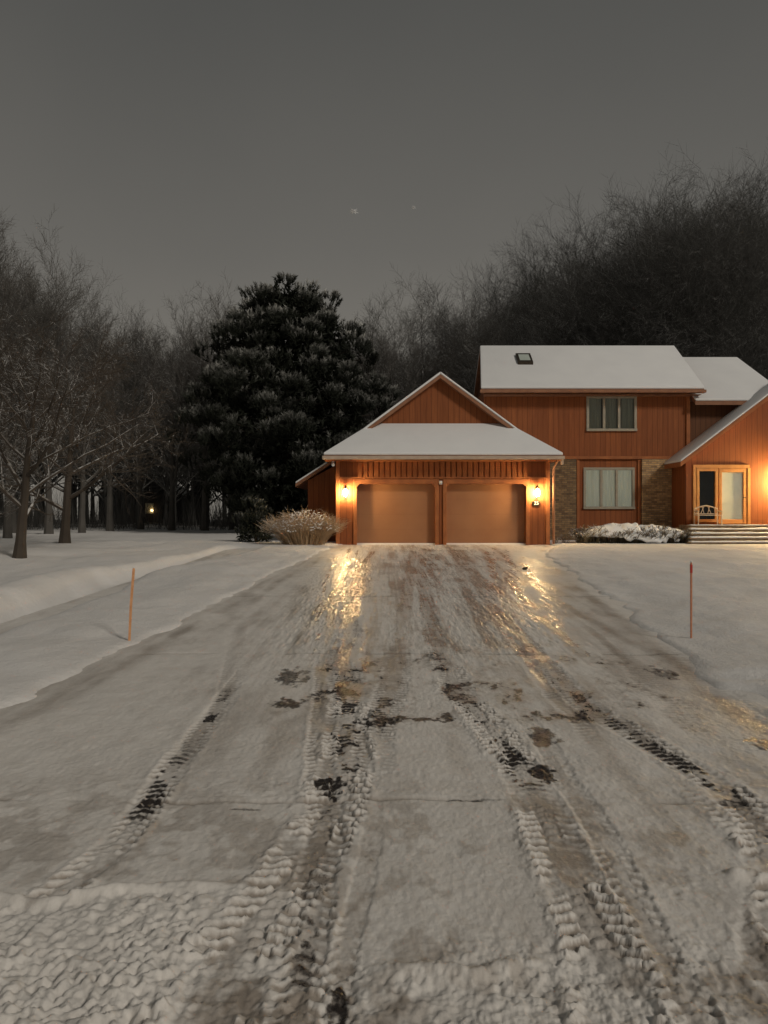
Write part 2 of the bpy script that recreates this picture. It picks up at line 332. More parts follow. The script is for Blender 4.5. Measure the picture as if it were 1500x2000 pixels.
def track(ys_,xs_,hw,y0,y1,bamp,tread,seed,bthr=.5,per=.07,by0=None,by1=None,slu=.5,chev=.6,ty=99):
    global H,slush_shade,bare,ice
    xc=np.interp(Y,ys_,xs_)+(fbm(Y*1.1,Y*0+seed,2,seed)-.5)*.06
    wv=(fbm(X*9,Y*9,3,seed+3)-.5)
    ul=(X-xc)/hw+wv*.28+(vf-.5)*.35; au=np.abs(ul)
    env=sstep(y0-.6,y0+.2,Y)*sstep(y1+1.5,y1-.5,Y)
    ins=sstep(1.1,.8,au)
    ph=Y/per+chev*au+ (fbm(X*3,Y*3,3,seed+8)-.5)*1.1
    w=np.sin(2*np.pi*ph); rid=sstep(-.05,.4,w+(vf-.5)*1.3)
    lug=sstep(.35,.5,au)*sstep(1.30,1.1,au)
    brk=sstep(.40,.54,fbm(X*5.0,Y*2.4,4,seed+5))*(.35+1.1*fine)*sstep(ty+1,ty-.5,Y)
    tf=env*nearf*tread*brk
    H+=tf*lug*rid*.0165-env*.009*sstep(1.3,.9,au)*sstep(9,4,Y)
    H-=tf*clump*.008*sstep(1.7,1.2,au)
    H+=env*nearf*.010*np.exp(-((au-1.3)/.2)**2)*tread*brk*(.3+1.4*mid)
    mid_=sstep(.30,.18,au)
    H+=tf*mid_*.008*sstep(-.2,.2,np.sin(2*np.pi*(ph+.45)))
    slush_shade+=slu*env*ins*(.25+.9*mid)-tf*lug*rid*.7-.25*env*lug*rid*sstep(14,7,Y)
    slush_shade+=.65*tf*lug*(1-rid)
    if by0 is None: by0,by1=y0,y1
    be=sstep(by0-.35,by0+.15,Y)*sstep(by1+1.2,by1-.3,Y)
    nn=fbm(X*11,Y*7,4,seed+11)*.45+fbm(X*2.5,Y*1.5,3,seed+13)*.35+vf*.2
    bare+=bamp*be*sstep(1.0,.5,au)*sstep(bthr-.02,bthr+.1,nn)*(1-.6*sstep(-.1,.5,w)*sstep(9,6,Y)*min(tread,1))
    ice+=env*ins*.15
track([1,2.6,2.94,3.6,4.31,5.43,6.05,9.7,16,24],[-1.5,-1.42,-1.35,-1.25,-1.26,-1.27,-1.27,-1.8,-1.7,-1.1],.08,1,10,1,.9,101,.47,by0=3.9,by1=4.5,ty=4.6,slu=.3)
track([1,6,16],[-1.26,-1.27,-1.7],.06,5,7,1,.4,131,.47,by0=5.3,by1=6.0,slu=.3)
track([1,2.43,2.74,3.3,4.3,5.6,7.34,13.6,25],[-.62,-.50,-.49,-.36,-.24,-.26,-.39,-.54,-.3],.14,1,23,1,1.3,103,.46,by0=4.0,by1=7.3)
track([1,2.4,3.0,3.6,5,8,14,25],[-.2,-.26,-.30,-.30,-.42,-.60,-.9,-1.2],.08,1,23,.7,.6,105,.52,by0=2.0,by1=3.0,slu=.6)
track([1,2.45,2.8,3.5],[-.1,-.13,-.12,-.05],.045,1,2.9,.9,.3,106,.45)
track([4.8,5.6,6.7,15.3,24],[-.06,-.03,.09,.5,.9],.12,4.9,23,.8,.6,107,.5,by0=5.3,by1=6.8)
track([1,2.34,2.74,3.55,4.55,6.37,8.66,17.5,25],[.72,.72,.77,.78,.84,.62,.57,.82,1.3],.12,1,24,1,1.3,109,.475,by0=4.3,by1=6.3)
track([1,2.5,3,4,5,7],[.97,.97,.99,1.04,1.06,.99],.07,1,5,.3,.4,111,.57,ty=3.4)
track([5.2,6.4,8.66,11.6,16,25],[1.5,1.5,1.5,1.65,1.9,2.4],.16,5.4,24,.55,.4,113,.52,by0=6,by1=9)
track([1,2.67,3.2,3.77,4.23,4.93,6.05,9,14,25],[1.3,1.32,1.6,1.84,1.88,1.74,1.54,1.6,2.1,3.2],.10,1,22,1,.9,115,.465,by0=4.1,by1=5.4)
track([1,2.6,3.0,3.4],[1.48,1.50,1.6,1.8],.13,1,3.2,.1,1.5,118,.6,slu=.1)
track([5,7,10,16,25],[2.35,2.6,2.9,3.3,4.2],.35,5.5,20,.2,0,119,.54,slu=.4,by0=6,by1=12)
track([7,12,25],[-1.0,-.9,-.2],.07,8,24,.25,0,121,.56,slu=.5)
track([7,12,25],[1.1,1.35,2.2],.09,8,24,.25,0,123,.56,slu=.5)
track([7,12,25],[2.0,2.2,3.2],.08,8,24,.2,0,125,.56,slu=.5)
track([7,12,25],[2.4,2.6,3.6],.06,8,24,.2,0,127,.56,slu=.4)
spots=sstep(4.8,5.6,Y)*sstep(9.5,7.0,Y)*sstep(-1.0,-.7,X)*sstep(2.6,2.2,X)
pn=fbm(X*5.6,Y*3.2,5,51)*.6+fine*.2+vf*.2
bare+=spots*sstep(.54,.68,pn)*.8; slush_shade+=spots*sstep(.46,.6,pn)*.45
for (cx,cy,rx,ry,am) in [(-.82,6.9,.15,.35,.7),(-.75,6.0,.15,.16,.8),(.1,5.55,.28,.10,.8),(.45,5.6,.06,.12,.8),(-.29,4.33,.09,.10,.95),(2.55,7.1,.12,.3,.6),(2.45,5.0,.10,.16,.7),(1.05,5.15,.10,.2,.7),(.95,4.5,.08,.15,.9),(.55,4.05,.25,.02,.5),(-.7,3.95,.1,.015,.6)]:
    dd=((X-cx)/rx)**2+((Y-cy)/ry)**2+(fine-.5)*3.0+(mid-.5)*1.5+(vf-.5)*1.5
    bare+=am*sstep(1.5,.2,dd)
for jy in (4.07,7.9,12.5,18):
    jl=np.exp(-((Y-jy-(fbm(X*2,X*0,2,61)-.5)*.05)/(.014+.002*jy))**2)*sstep(.4,.6,fbm(X*2.5,Y*0+jy,3,63)+.1)
    H-=jl*.012; slush_shade+=jl*.55; bare+=jl*.3*sstep(-.2,.6,X)
rl=3.05+.12*(X+1.4)+(fbm(X*3,X*0,3,71)-.5)*.16
lft=sstep(-.55,-.75,X); bel=sstep(rl+.02,rl-.1,Y)
H+=.034*np.exp(-((Y-rl)/.035)**2)*lft*(.4+1.2*mid)
H+=.022*sstep(rl+.02,rl-.12,Y)*lft*sstep(1.5,2.2,Y)+(.018*(fbm(X*14,Y*14,4,85)-.45)+.018*(vf-.5)-.018*clump)*bel*lft
slush_shade-=.6*sstep(rl+.02,rl-.08,Y)*lft
H+=.035*np.exp(-((Y-3.25-(mid-.5)*.1)/.03)**2)*sstep(1.42,1.5,X)*sstep(1.95,1.85,X)
H+=.03*np.exp(-((Y-2.95-(mid-.5)*.1)/.025)**2)*sstep(1.5,1.6,X)
rl2=2.62+(fbm(X*4,X*0,3,73)-.5)*.14
H+=.030*np.exp(-((Y-rl2)/.04)**2)*sstep(-.08,.1,X)*sstep(.6,.4,X)
ch=sstep(2.9,2.5,Y+(mid-.5)*.5)
H+=(.022*(fbm(X*12,Y*12,4,75)-.45)+.014*(vf-.5)-.014*clump)*ch
slush_shade-=.35*ch*sstep(.45,.6,fbm(X*5,Y*5,3,77)); slush_shade+=.5*ch*sstep(.5,.62,fbm(X*7,Y*7,3,79))
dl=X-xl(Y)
slush_shade+=.4*np.exp(-((dl-.22)/.16)**2)*sstep(.4,.6,fbm(X*1.3,Y*.8,3,81)+.08)+.22*np.exp(-((dl+.02)/.06)**2)  # dark band along left edge: plow-bank shadow painted into the slush colour
dr=xr(Y)-X
slush_shade+=.3*np.exp(-((dr-.1)/.1)**2)
def strip(ys_,xs_,w_): return np.exp(-((X-np.interp(Y,ys_,xs_))/w_)**2)
g1=strip([6,9,14,26],[-.20,-.30,-.50,-.9],.09)+strip([6,9,14,26],[-.42,-.52,-.78,-1.15],.08)+.8*strip([9,14,26],[-.75,-1.1,-1.4],.07)+strip([6,9,14,26],[1.35,1.48,1.95,3.7],.10)+strip([6,9,14,26],[1.6,1.78,2.4,4.1],.12)+.8*strip([9,14,26],[2.1,2.8,4.5],.08)+.4*strip([7,26],[.4,1.6],.25)
ice+=g1*sstep(6.0,8.0,Y)*sstep(30,16,Y)*sstep(.45,.58,.2*streak+.15*mid+.3*fine+.35*hair)*1.2+.25*centre*sstep(7,12,Y)
ice=np.clip(ice,0,1.2); slush_shade+=.12*ice*sstep(7,9,Y)
H+=(fbm(X*26,Y*5.0,3,49)-.5)*.018*sstep(6,9,Y)*centre
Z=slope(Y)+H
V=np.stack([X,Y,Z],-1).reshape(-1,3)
me=np_mesh("driveway",V,gridF(*X.shape),M_DRIVE,{"slush_shade":np.clip(slush_shade,0,1.1),"bare":np.clip(bare,0,1.1),"ice":ice},smooth=True)
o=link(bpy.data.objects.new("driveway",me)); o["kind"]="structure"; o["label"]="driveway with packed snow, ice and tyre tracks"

# ------------------------------------------------------------------ house
HO=(4.0,28.0,.45)
house=empty("house",HO,"two-storey cedar house with attached garage and snowy roofs","house")
def part(name,mb,mat,parent=house,**k): return make(name,mb,mat,parent,HO,**k)
def openwall(mb,x0,x1,z0,z1,ops,y0,y1):
    xs_=sorted(set([x0,x1]+[a for o_ in ops for a in o_[:2]])); zs_=sorted(set([z0,z1]+[a for o_ in ops for a in o_[2:]]))
    for i in range(len(xs_)-1):
        for j in range(len(zs_)-1):
            cx=(xs_[i]+xs_[i+1])/2; cz=(zs_[j]+zs_[j+1])/2
            if any(o_[0]<cx<o_[1] and o_[2]<cz<o_[3] for o_ in ops): continue
            mb.box(xs_[i],xs_[i+1],y0,y1,zs_[j],zs_[j+1])
D1=(-.936,1.767); D2=(2.155,4.894); DT=2.57
mb=MB()
openwall(mb,-1.625,5.69,.2,3.5,[(D1[0],D1[1],.2,DT),(D2[0],D2[1],.2,DT)],26.5,26.9)
mb.box(-1.625,-1.45,26.9,33.5,.2,3.5); mb.box(5.5,5.69,26.9,29.5,.2,3.5); mb.box(-1.45,3.8,33.3,33.5,.2,3.5)
mb.prism_y([(-.50,4.60),(4.50,4.60),(2.0,6.42)],27.5,27.7)
mb.prism_y([(-1.9,3.5),(5.9,3.5),(2.0,6.42)],33.3,33.5)
part("garage_wall",mb,M_SIDE)
mb=MB()
for (a,b_) in (D1,D2):
    mb.box(a-.12,a,26.44,26.497,.47,DT+.16); mb.box(b_,b_+.12,26.44,26.497,.47,DT+.16)
    mb.box(a,b_,26.44,26.497,DT,DT+.16)
    mb.prism_y([(a,DT),(a,DT-.11),(a+.11,DT)],26.45,26.6); mb.prism_y([(b_,DT),(b_-.11,DT),(b_,DT-.11)],26.45,26.6)
mb.box(-1.66,-1.52,26.46,26.497,.47,3.48); mb.box(5.58,5.72,26.46,26.497,.47,3.48)
mb.box(-1.52,5.58,26.45,26.497,DT+.18,DT+.24)
x=-.9
while x<4.9:
    mb.box(x,x+.14,26.455,26.497,DT+.24,3.42+.0); x+=.19
part("garage_trim",mb,M_TRIM,bevel=.006,seg=1)
for (a,b_) in (D1,D2):
    mb=MB(); mb.box(a,b_,26.74,26.80,.46,DT)
    d=part("garage_door",mb,M_DOOR)
    mb=MB(); mb.box(a+.02,b_-.02,26.725,26.739,.47,.53)
    for k in range(1,4): mb.box(a+.02,b_-.02,26.7375,26.7395,.47+k*.525,.47+k*.525+.008)
    part("bottom_seal",mb,M_FASCIA,d)
p=.737
E0=(-2.04,25.9,3.5);E1=(6.04,25.9,3.5)
def hz(x): return 3.5+ (x+2.04)*p if x<2 else 3.5+(6.04-x)*p
A0=(-.74,27.2,hz(-.74)); A1=(4.74,27.2,hz(4.74)); G0=(-.44,27.5,hz(-.44)); G1=(4.44,27.5,hz(4.44))
R0=(2,27.2,hz(2)); R1=(2,33.9,hz(2)); B0=(-2.04,33.9,3.5); B1=(6.04,33.9,3.5)
polys=[[E0,E1,G1,G0],[E0,A0,R0,R1,B0][::-1],[E1,B1,R1,R0,A1][::-1]]
mb=MB()
for q in polys: mb.slab(q,-.13,0)
roof=part("garage_roof",mb,M_FASCIA)
def roof_snow(polys,name="roof_snow",parent=None,t=.10,lift=.006):
    mb=MB()
    for q in polys: mb.slab(q,lift,lift+t)
    return part(name,mb,M_SNOW,parent or house,bevel=.035,seg=3,smooth=True)
roof_snow(polys,parent=roof)
mb=MB(); mb.box(-2.08,6.08,25.8,25.896,3.37,3.49); mb.box(5.98,6.06,25.9,26.0,3.2,3.37); part("gutter",mb,M_GUTTER,bevel=.02)
mb=MB(); mb.box(-2.0,6.0,25.92,26.44,3.34,3.365); part("soffit",mb,M_TRIM)
mb=MB(); tube(mb,[(5.84,26.42,.5),(5.84,26.42,3.1),(5.9,26.1,3.35)],[.045,.045,.045],8); part("downspout",mb,M_FASCIA,smooth=True)
mb=MB(); mb.box(-2.8,-1.63,28.2,31.5,.2,2.75); mb.prism_y([(-2.8,2.75),(-1.63,2.75),(-1.63,3.4)],28.2,31.5); part("side_wall",mb,M_SIDE)
q=[(-3.23,28.0,2.63),(-1.63,28.0,3.66),(-1.63,31.7,3.66),(-3.23,31.7,2.63)]
mb=MB(); mb.slab(q,-.12,0); r_=part("side_roof",mb,M_FASCIA); roof_snow([q],parent=r_,t=.07)
WU=(7.81,9.66,4.75,6.02); WL=(7.69,9.58,1.76,3.27)
mb=MB()
openwall(mb,3.85,11.75,.2,6.3,[WU,WL],29.5,29.7)
mb.box(3.87,4.05,29.7,34.5,.2,6.3); mb.box(11.55,11.75,29.7,34.5,.2,6.3); mb.box(4.05,11.55,34.3,34.5,.2,6.3)
part("main_wall",mb,M_SIDE)
for x0 in (4.12,11.6):
    mb=MB()
    mb.add([(x0,29.5,6.3),(x0,34.5,6.3),(x0,32,8.2),(x0+.15,29.5,6.3),(x0+.15,34.5,6.3),(x0+.15,32,8.2)],[(0,2,1),(3,4,5),(0,3,5,2),(1,2,5,4),(0,1,4,3)])
    part("gable_wall",mb,M_SIDED)
mb=MB(); mb.box(5.72,7.37,29.42,29.497,.2,3.62); part("brick_wall",mb,M_BRICKD)
mb=MB(); mb.box(9.87,11.31,29.36,29.497,.2,3.62); part("brick_wall",mb,M_BRICK)
mb=MB(); mb.box(5.72,11.73,29.40,29.497,3.63,3.74) ; mb.box(11.6,11.74,29.44,29.497,3.75,6.1);mb.box(7.4,7.5,29.45,29.497,.3,3.62); mb.box(9.74,9.85,29.45,29.497,.3,3.62)
part("wall_trim",mb,M_TRIM)
q1=[(3.66,29.0,6.24),(12.1,29.0,6.24),(12.1,32,8.43),(4.0,32,8.43)]; q2=[(4.0,32,8.43),(12.1,32,8.43),(12.1,35,6.24),(4.0,35,6.24)]
mb=MB(); mb.slab(q1,-.16,0); mb.slab(q2,-.16,0); r_=part("main_roof",mb,M_FASCIA); roof_snow([q1,q2],parent=r_,t=.11)
mb=MB(); mb.box(3.62,12.14,28.9,28.996,6.10,6.21); mb.box(3.8,12.0,29.02,29.48,6.03,6.05); part("gutter",mb,M_FASCIA,bevel=.02)
def rp(x,Y): return (x,Y,6.24+.73*(Y-29))
mb=MB(); mb.slab([rp(5.33,30.5),rp(5.93,30.5),rp(5.93,31.15),rp(5.33,31.15)],.05,.24); sk=part("skylight",mb,M_METAL,r_,bevel=.015)
mb=MB(); mb.slab([rp(5.42,30.6),rp(5.84,30.6),rp(5.84,31.03),rp(5.42,31.03)],.242,.25); part("skylight_pane",mb,M_FROST,sk)
def window(W,y,npan,fmat,curtain=None,cover=(0,1)):
    x0,x1,z0,z1=W; mb=MB(); t=.09
    mb.box(x0-.04,x1+.04,y-.05,y+.06,z1-.06,z1+.04); mb.box(x0-.05,x1+.05,y-.08,y+.06,z0-.05,z0+.05)
    mb.box(x0-.04,x0+.06,y-.05,y+.06,z0+.05,z1-.06); mb.box(x1-.06,x1+.04,y-.05,y+.06,z0+.05,z1-.06)
    w=(x1-x0-.12)/npan
    for i in range(1,npan):
        c=x0+.06+i*w; mb.box(c-.05,c+.05,y-.04,y+.06,z0+.05,z1-.06)
    wi=part("window",mb,fmat,bevel=.008,seg=1)
    mb=MB()
    for i in range(npan):
        c0=x0+.06+i*w+(.05 if i else 0); c1_=x0+.06+(i+1)*w-(.05 if i<npan-1 else 0)
        mb.box(c0,c1_,y+.02,y+.028,z0+.05,z1-.06)
    part("window_pane",mb,M_GLASS,wi)
    mb=MB(); mb.box(x0-.1,x1+.1,y+.5,y+.52,z0-.1,z1+.1); part("room",mb,M_ROOM,wi)
    if curtain:
        mb=MB()
        for (a,b_) in cover:
            n_=60; xa=x0+(x1-x0)*a; xb=x0+(x1-x0)*b_; v=[];f=[]
            for i in range(n_+1):
                xx=xa+(xb-xa)*i/n_; yy=y+.10+.02*math.sin(xx*38)+.01*math.sin(xx*91)
                v+= [(xx,yy,z0-.05),(xx,yy,z1+.05)]
            for i in range(n_): f.append((2*i,2*i+2,2*i+3,2*i+1))
            mb.add(v,f)
        part("curtain",mb,curtain,wi,smooth=True)
    return wi
window(WU,29.5,3,M_FRAME,M_CURT2,[(0,.30),(.36,.63),(.72,1)])
window(WL,29.5,3,M_FRAME,M_CURT,[(0,1)])
mb=MB(); mb.box(11.76,15.0,29.6,34.0,.3,5.85); part("rear_wall",mb,M_SIDED)
q1=[(11.8,29.1,5.80),(15.5,29.1,5.80),(14.95,32.5,8.06),(11.8,32.5,8.06)]; q2=[(11.8,32.5,8.06),(14.95,32.5,8.06),(15.5,35.5,5.9),(11.8,35.5,5.9)]
q3=[(15.5,29.1,5.80),(15.5,35.5,5.9),(14.95,32.5,8.06)]
mb=MB(); mb.slab(q1,-.14,0); mb.slab(q2,-.14,0); r_=part("rear_roof",mb,M_FASCIA); roof_snow([q1,q2,q3],parent=r_,t=.1)
SD=(11.42,12.12,1.28,3.15); DR=(12.22,13.18,1.17,3.15)
mb=MB()
openwall(mb,11.0,20.0,.2,3.45,[SD,DR],28.0,28.2)
mb.box(11.0,11.2,28.2,29.5,.2,3.45)
mb.prism_y([(11.0,3.45),(20.0,3.45),(15.5,6.87)],28.0,28.2)
part("entry_wall",mb,M_SIDE)
ql=[(10.72,27.75,3.40),(15.5,27.75,7.03),(15.5,29.45,7.03),(10.72,29.45,3.40)]; qr=[(15.5,27.75,7.03),(20.3,27.75,3.4),(20.3,29.45,3.4),(15.5,29.45,7.03)]
mb=MB(); mb.slab(ql,-.16,0); mb.slab(qr,-.16,0); r_=part("entry_roof",mb,M_TRIM); roof_snow([ql,qr],parent=r_,t=.09)
window(SD,28.0,1,M_WFRAME,None)
mb=MB(); x0,x1,z0,z1=DR
mb.box(x0-.02,x0+.09,27.96,28.1,z0,z1+.04); mb.box(x1-.09,x1+.02,27.96,28.1,z0,z1+.04); mb.box(x0+.09,x1-.09,27.96,28.1,z1-.1,z1+.04); mb.box(x0+.09,x1-.09,27.97,28.1,z0,z0+.16)
dr_=part("entry_door",mb,M_WFRAME,bevel=.008,seg=1)
mb=MB(); mb.box(x0+.09,x1-.09,28.02,28.04,z0+.16,z1-.1); part("door_glass",mb,M_FROST,dr_)
mb=MB(); tube(mb,[(x1-.05,27.95,z0+.95),(x1-.05,27.88,z0+.95),(x1-.14,27.88,z0+.95)],[.018,.018,.014],6,True); part("door_handle",mb,M_METAL,dr_)
mb=MB(); mb.box(11.36,13.3,27.95,27.997,3.2,3.32); mb.box(13.24,13.34,27.95,27.997,1.17,3.2); mb.box(11.26,11.36,27.95,27.997,1.17,3.32); part("entry_trim",mb,M_WFRAME)
st=MB(); sn=MB()
NS=5; tops=[(25.9+.27*i,.58+.1375*i) for i in range(NS)]
for i,(y0,zt) in enumerate(tops):
    last=i==NS-1
    x0=10.35+.10*i
    st.box(x0,18.0,y0,27.985 if last else 27.5,.2+i*.001,zt-.045); st.box(x0-.02,18.02,y0-.03,(27.98 if last else tops[i+1][0]-.002),zt-.043,zt)
    yb=tops[i+1][0]-.035 if not last else 27.3
    n_=150; v=[];f=[]; sx=np.linspace(x0,17.9,n_)
    th=.02+.05*fbm(sx*1.7,sx*0+i*3.3,4,90+i); fr_=.02*fbm(sx*3,sx*0+i*5.1,3,95+i)
    if last: th=th*.6
    for k in range(n_):
        v+=[(sx[k],y0-.032-fr_[k],zt+.002),(sx[k],y0-.036-fr_[k],zt+th[k]*.6),(sx[k],y0-.005,zt+th[k]),(sx[k],yb,zt+th[k]*(1.1 if not last else .3)),(sx[k],yb,zt+.002)]
    for k in range(n_-1):
        for j in range(4): f.append((k*5+j,(k+1)*5+j,(k+1)*5+j+1,k*5+j+1))
    f+=[(0,1,2,3,4),tuple((n_-1)*5+j for j in (4,3,2,1,0))]
    sn.add(v,f)
pc=part("porch",st,M_STONE,bevel=.01,seg=1); part("porch_snow",sn,M_SNOW,pc,smooth=True)
def lantern(cx,y,cz,s=1.0,mat=M_LAMP):
    mb=MB()
    mb.box(cx-.05*s,cx+.05*s,y-.02,y-.001,cz-.2*s,cz+.12*s)
    tube(mb,[(cx,y-.02,cz+.02*s),(cx,y-.08*s,cz+.19*s),(cx,y-.15*s,cz+.22*s),(cx,y-.2*s,cz+.17*s)],[.012*s]*4,6)
    cy=y-.2*s
    tube(mb,[(cx,cy,cz+.21*s),(cx,cy,cz+.17*s),(cx,cy,cz+.12*s)],[.012*s,.05*s,.10*s],6,True)
    tube(mb,[(cx,cy,cz-.17*s),(cx,cy,cz-.13*s)],[.03*s,.06*s],6,True)
    for i in range(6):
        t=2*math.pi*(i+.5)/6
        tube(mb,[(cx+.07*s*math.cos(t),cy+.07*s*math.sin(t),cz-.13*s),(cx+.105*s*math.cos(t),cy+.105*s*math.sin(t),cz+.115*s)],[.005*s]*2,4)
    l=part("wall_lantern",mb,M_METAL)
    mb=MB(); tube(mb,[(cx,cy,cz-.12*s),(cx,cy,cz-.05*s),(cx,cy,cz+.05*s),(cx,cy,cz+.09*s)],[.03*s,.055*s,.062*s,.03*s],8,True)
    part("lamp_bulb",mb,mat,l,smooth=True)
lantern(-1.325,26.5,2.27,1.15); lantern(5.25,26.5,2.27,1.15); lantern(14.8,28.0,2.7,1.4,M_LAMPE)
mb=MB(); mb.box(1.90,2.0,26.40,26.44,DT-.02,DT+.1); mb.sphere((1.95,26.38,DT+.05),.045); part("door_sensor",mb,M_WHITE)
mb=MB(); n=24
pts=[(5.25+.15*math.cos(2*math.pi*i/n),1.90+.105*math.sin(2*math.pi*i/n)) for i in range(n)]
mb.prism_y(pts,26.47,26.497); plate=part("house_number_plate",mb,M_METAL)
cu=bpy.data.curves.new("t",'FONT'); cu.body="25"; cu.size=.17; cu.align_x='CENTER'; cu.align_y='CENTER'; cu.extrude=.004
to=bpy.data.objects.new("t",cu); link(to); bpy.context.view_layer.update()
me=bpy.data.meshes.new_from_object(to.evaluated_get(bpy.context.evaluated_depsgraph_get())); bpy.data.objects.remove(to)
me.materials.clear(); me.materials.append(M_WHITE); me.transform(Matrix.Translation((5.25-HO[0],26.464-HO[1],1.90-HO[2]))@Matrix.Rotation(math.pi/2,4,'X'))
o=bpy.data.objects.new("house_number",me); link(o); o.parent=plate
mb=MB(); mb.box(-1.78,-1.70,26.2,26.28,3.25,3.33); tube(mb,[(-1.74,26.2,3.24),(-1.72,26.02,3.2)],[.05,.055],10,True); tube(mb,[(-1.74,26.25,3.36),(-1.74,26.25,3.24)],[.02,.02],6); part("security_camera",mb,M_WHITE)

# ------------------------------------------------------------------ stakes
def stake(x,y,h,dx,mat,label,tape=False):
    z=gz(x,y)
    e=empty("marker_stake",(x,y,z),label,"stake","driveway marker stakes")
    k=.8 if tape else 1
    mb=MB(); tube(mb,[(0,0,-.25),(dx*.5,0,h*.5),(dx,0,h-.02),(dx,0,h)],[.014*k,.016*k,.016*k,.011*k],4,True)
    make("stake_post",mb,mat,e)
    if tape:
        mb=MB(); tube(mb,[(dx*.85,0,h*.86),(dx*.97,0,h*.97)],[.0155,.0155],4,True); make("reflector_band",mb,noise_col("red_tape",(.4,.03,.02),(.5,.05,.03),9,.5),e)
    mb=MB(); mb.sphere((dx,0,h+.006),.015,1,1,.6); make("snow_cap",mb,M_SNOW,e,smooth=True)
stake(-2.83,8.5,.80,.06,M_STAKE,"thin orange wooden stake leaning slightly in snowy lawn")
stake(3.42,8.55,.84,.0,M_STAKE2,"thin reddish wooden stake standing in snowy lawn",True)

# ------------------------------------------------------------------ bench on porch
bx,by,bz=11.62,27.55,1.13
e=empty("porch_bench",(bx,by,bz),"small rustic wooden bench on the snowy porch","bench")
w=.42
for sx in (-1,1):
    for sy in (-1,1):
        mb=MB(); tube(mb,[(sx*w,sy*.18,0),(sx*w*.97,sy*.17,.36 if sy<0 else .62)],[.024,.022],6,True); make("leg",mb,M_RUST,e)
    mb=MB(); tube(mb,[(sx*w,-.2,.5),(sx*w*.97,.18,.5)],[.022,.022],6,True); tube(mb,[(sx*w,-.18,.3),(sx*w,-.19,.5)],[.018]*2,6); make("armrest",mb,M_RUST,e)
mb=MB()
for k in range(5): mb.box(-w,w,-.2+k*.08,-.2+k*.08+.06,.34,.365)
make("seat",mb,M_RUST,e)
mb=MB()
tube(mb,[(-w,.18,.58),(-w*.5,.18,.66),(0,.18,.7),(w*.5,.18,.66),(w,.18,.58)],[.022]*5,6); tube(mb,[(-w,.18,.4),(w,.18,.4)],[.018]*2,6)
for k in range(6):
    a=-w+.1+k*(2*w-.2)/5; tube(mb,[(a,.18,.4),(a*.8+(.08 if k%2 else -.08),.18,.66)],[.014]*2,5)
make("backrest",mb,M_RUST,e)

# ------------------------------------------------------------------ trees
def rnd(a,b): return random.uniform(a,b)
def norm(d):
    l=math.sqrt(d[0]**2+d[1]**2+d[2]**2) or 1; return (d[0]/l,d[1]/l,d[2]/l)
def gen_tree(seed,H,cfg):
    random.seed(seed); T=MB(); C=MB()
    kids=cfg['kids']; ang=cfg['ang']; ratio=cfg['ratio']; up=cfg['up']; start=cfg['start']; tp=cfg.get('taper',.45); tp2=cfg.get('taper2',.4)
    nl=len(kids)
    def grow(p,d,Ln,r,lev):
        ns=[7,6,4,3,1][min(lev,4)] if nl>3 else [6,5,3,1][min(lev,3)]
        pts=[p]; dirs=[d]; q=p; dd=d
        for k in range(ns):
            wv=cfg['wander']*(1 if lev else .35)
            dd=norm((dd[0]+rnd(-wv,wv),dd[1]+rnd(-wv,wv),dd[2]+rnd(-wv,wv)+up[min(lev,len(up)-1)]))
            q=(q[0]+dd[0]*Ln/ns,q[1]+dd[1]*Ln/ns,q[2]+dd[2]*Ln/ns); pts.append(q); dirs.append(dd)
        endr=r*(.22 if lev<nl else .3)
        rads=[r+(endr-r)*(k/ns) for k in range(ns+1)]
        if lev==0: rads[0]*=1.35
        tube(T if lev<=1 else C,pts,rads,[8,5,4,3,3][min(lev,4)])
        if lev>=nl: return
        nk=kids[lev]
        for i in range(nk):
            t=start[min(lev,len(start)-1)]; t=t+(1-t)*((i+rnd(0,1))/nk)
            f=t*ns; k=min(int(f),ns-1); f-=k
            pp=tuple(pts[k][j]+(pts[k+1][j]-pts[k][j])*f for j in range(3)); bd=dirs[k+1]
            a=math.radians(rnd(*ang[min(lev,len(ang)-1)])); ph=rnd(0,2*math.pi) if lev else (i*2.4+rnd(-.5,.5))
            if lev==0: a*=1.25-.8*t
            ref=(1,0,0) if abs(bd[0])<.7 else (0,1,0)
            u_=norm((bd[1]*ref[2]-bd[2]*ref[1],bd[2]*ref[0]-bd[0]*ref[2],bd[0]*ref[1]-bd[1]*ref[0]))
            w_=(bd[1]*u_[2]-bd[2]*u_[1],bd[2]*u_[0]-bd[0]*u_[2],bd[0]*u_[1]-bd[1]*u_[0])
            sd=tuple(u_[j]*math.cos(ph)+w_[j]*math.sin(ph) for j in range(3))
            nd=norm(tuple(bd[j]*math.cos(a)+sd[j]*math.sin(a) for j in range(3)))
            rr=rads[k]*rnd(.4,.6)
            lk=Ln*rnd(*ratio[min(lev,len(ratio)-1)])*(1.0-(tp if lev==0 else tp2)*t)
            grow(pp,nd,lk,max(rr,cfg['minr']*(2.0 if lev<2 else 1)),lev+1)
    grow((0,0,-.2),norm((rnd(-.05,.05),rnd(-.05,.05),1)),H*cfg['trunk'],H*cfg['r'],0)
    return T,C
forest=dict(kids=[13,9,8,7],ang=[(28,52),(25,50),(25,55),(25,55)],ratio=[(.7,.95),(.4,.6),(.4,.6),(.45,.7)],up=[.02,.10,.08,.06,.03],start=[.32,.25,.15,.1],wander=.15,trunk=.6,r=.015,minr=.0065,taper=.3,taper2=.25)
dense=dict(kids=[17,11,9,8],ang=[(32,60),(30,56),(28,60),(25,58)],ratio=[(.70,.80),(.40,.52),(.42,.58),(.4,.6)],up=[.02,.07,.06,.06,.05],start=[.22,.2,.15,.1],wander=.14,trunk=.64,r=.014,minr=.0055,taper=.25,taper2=.05)
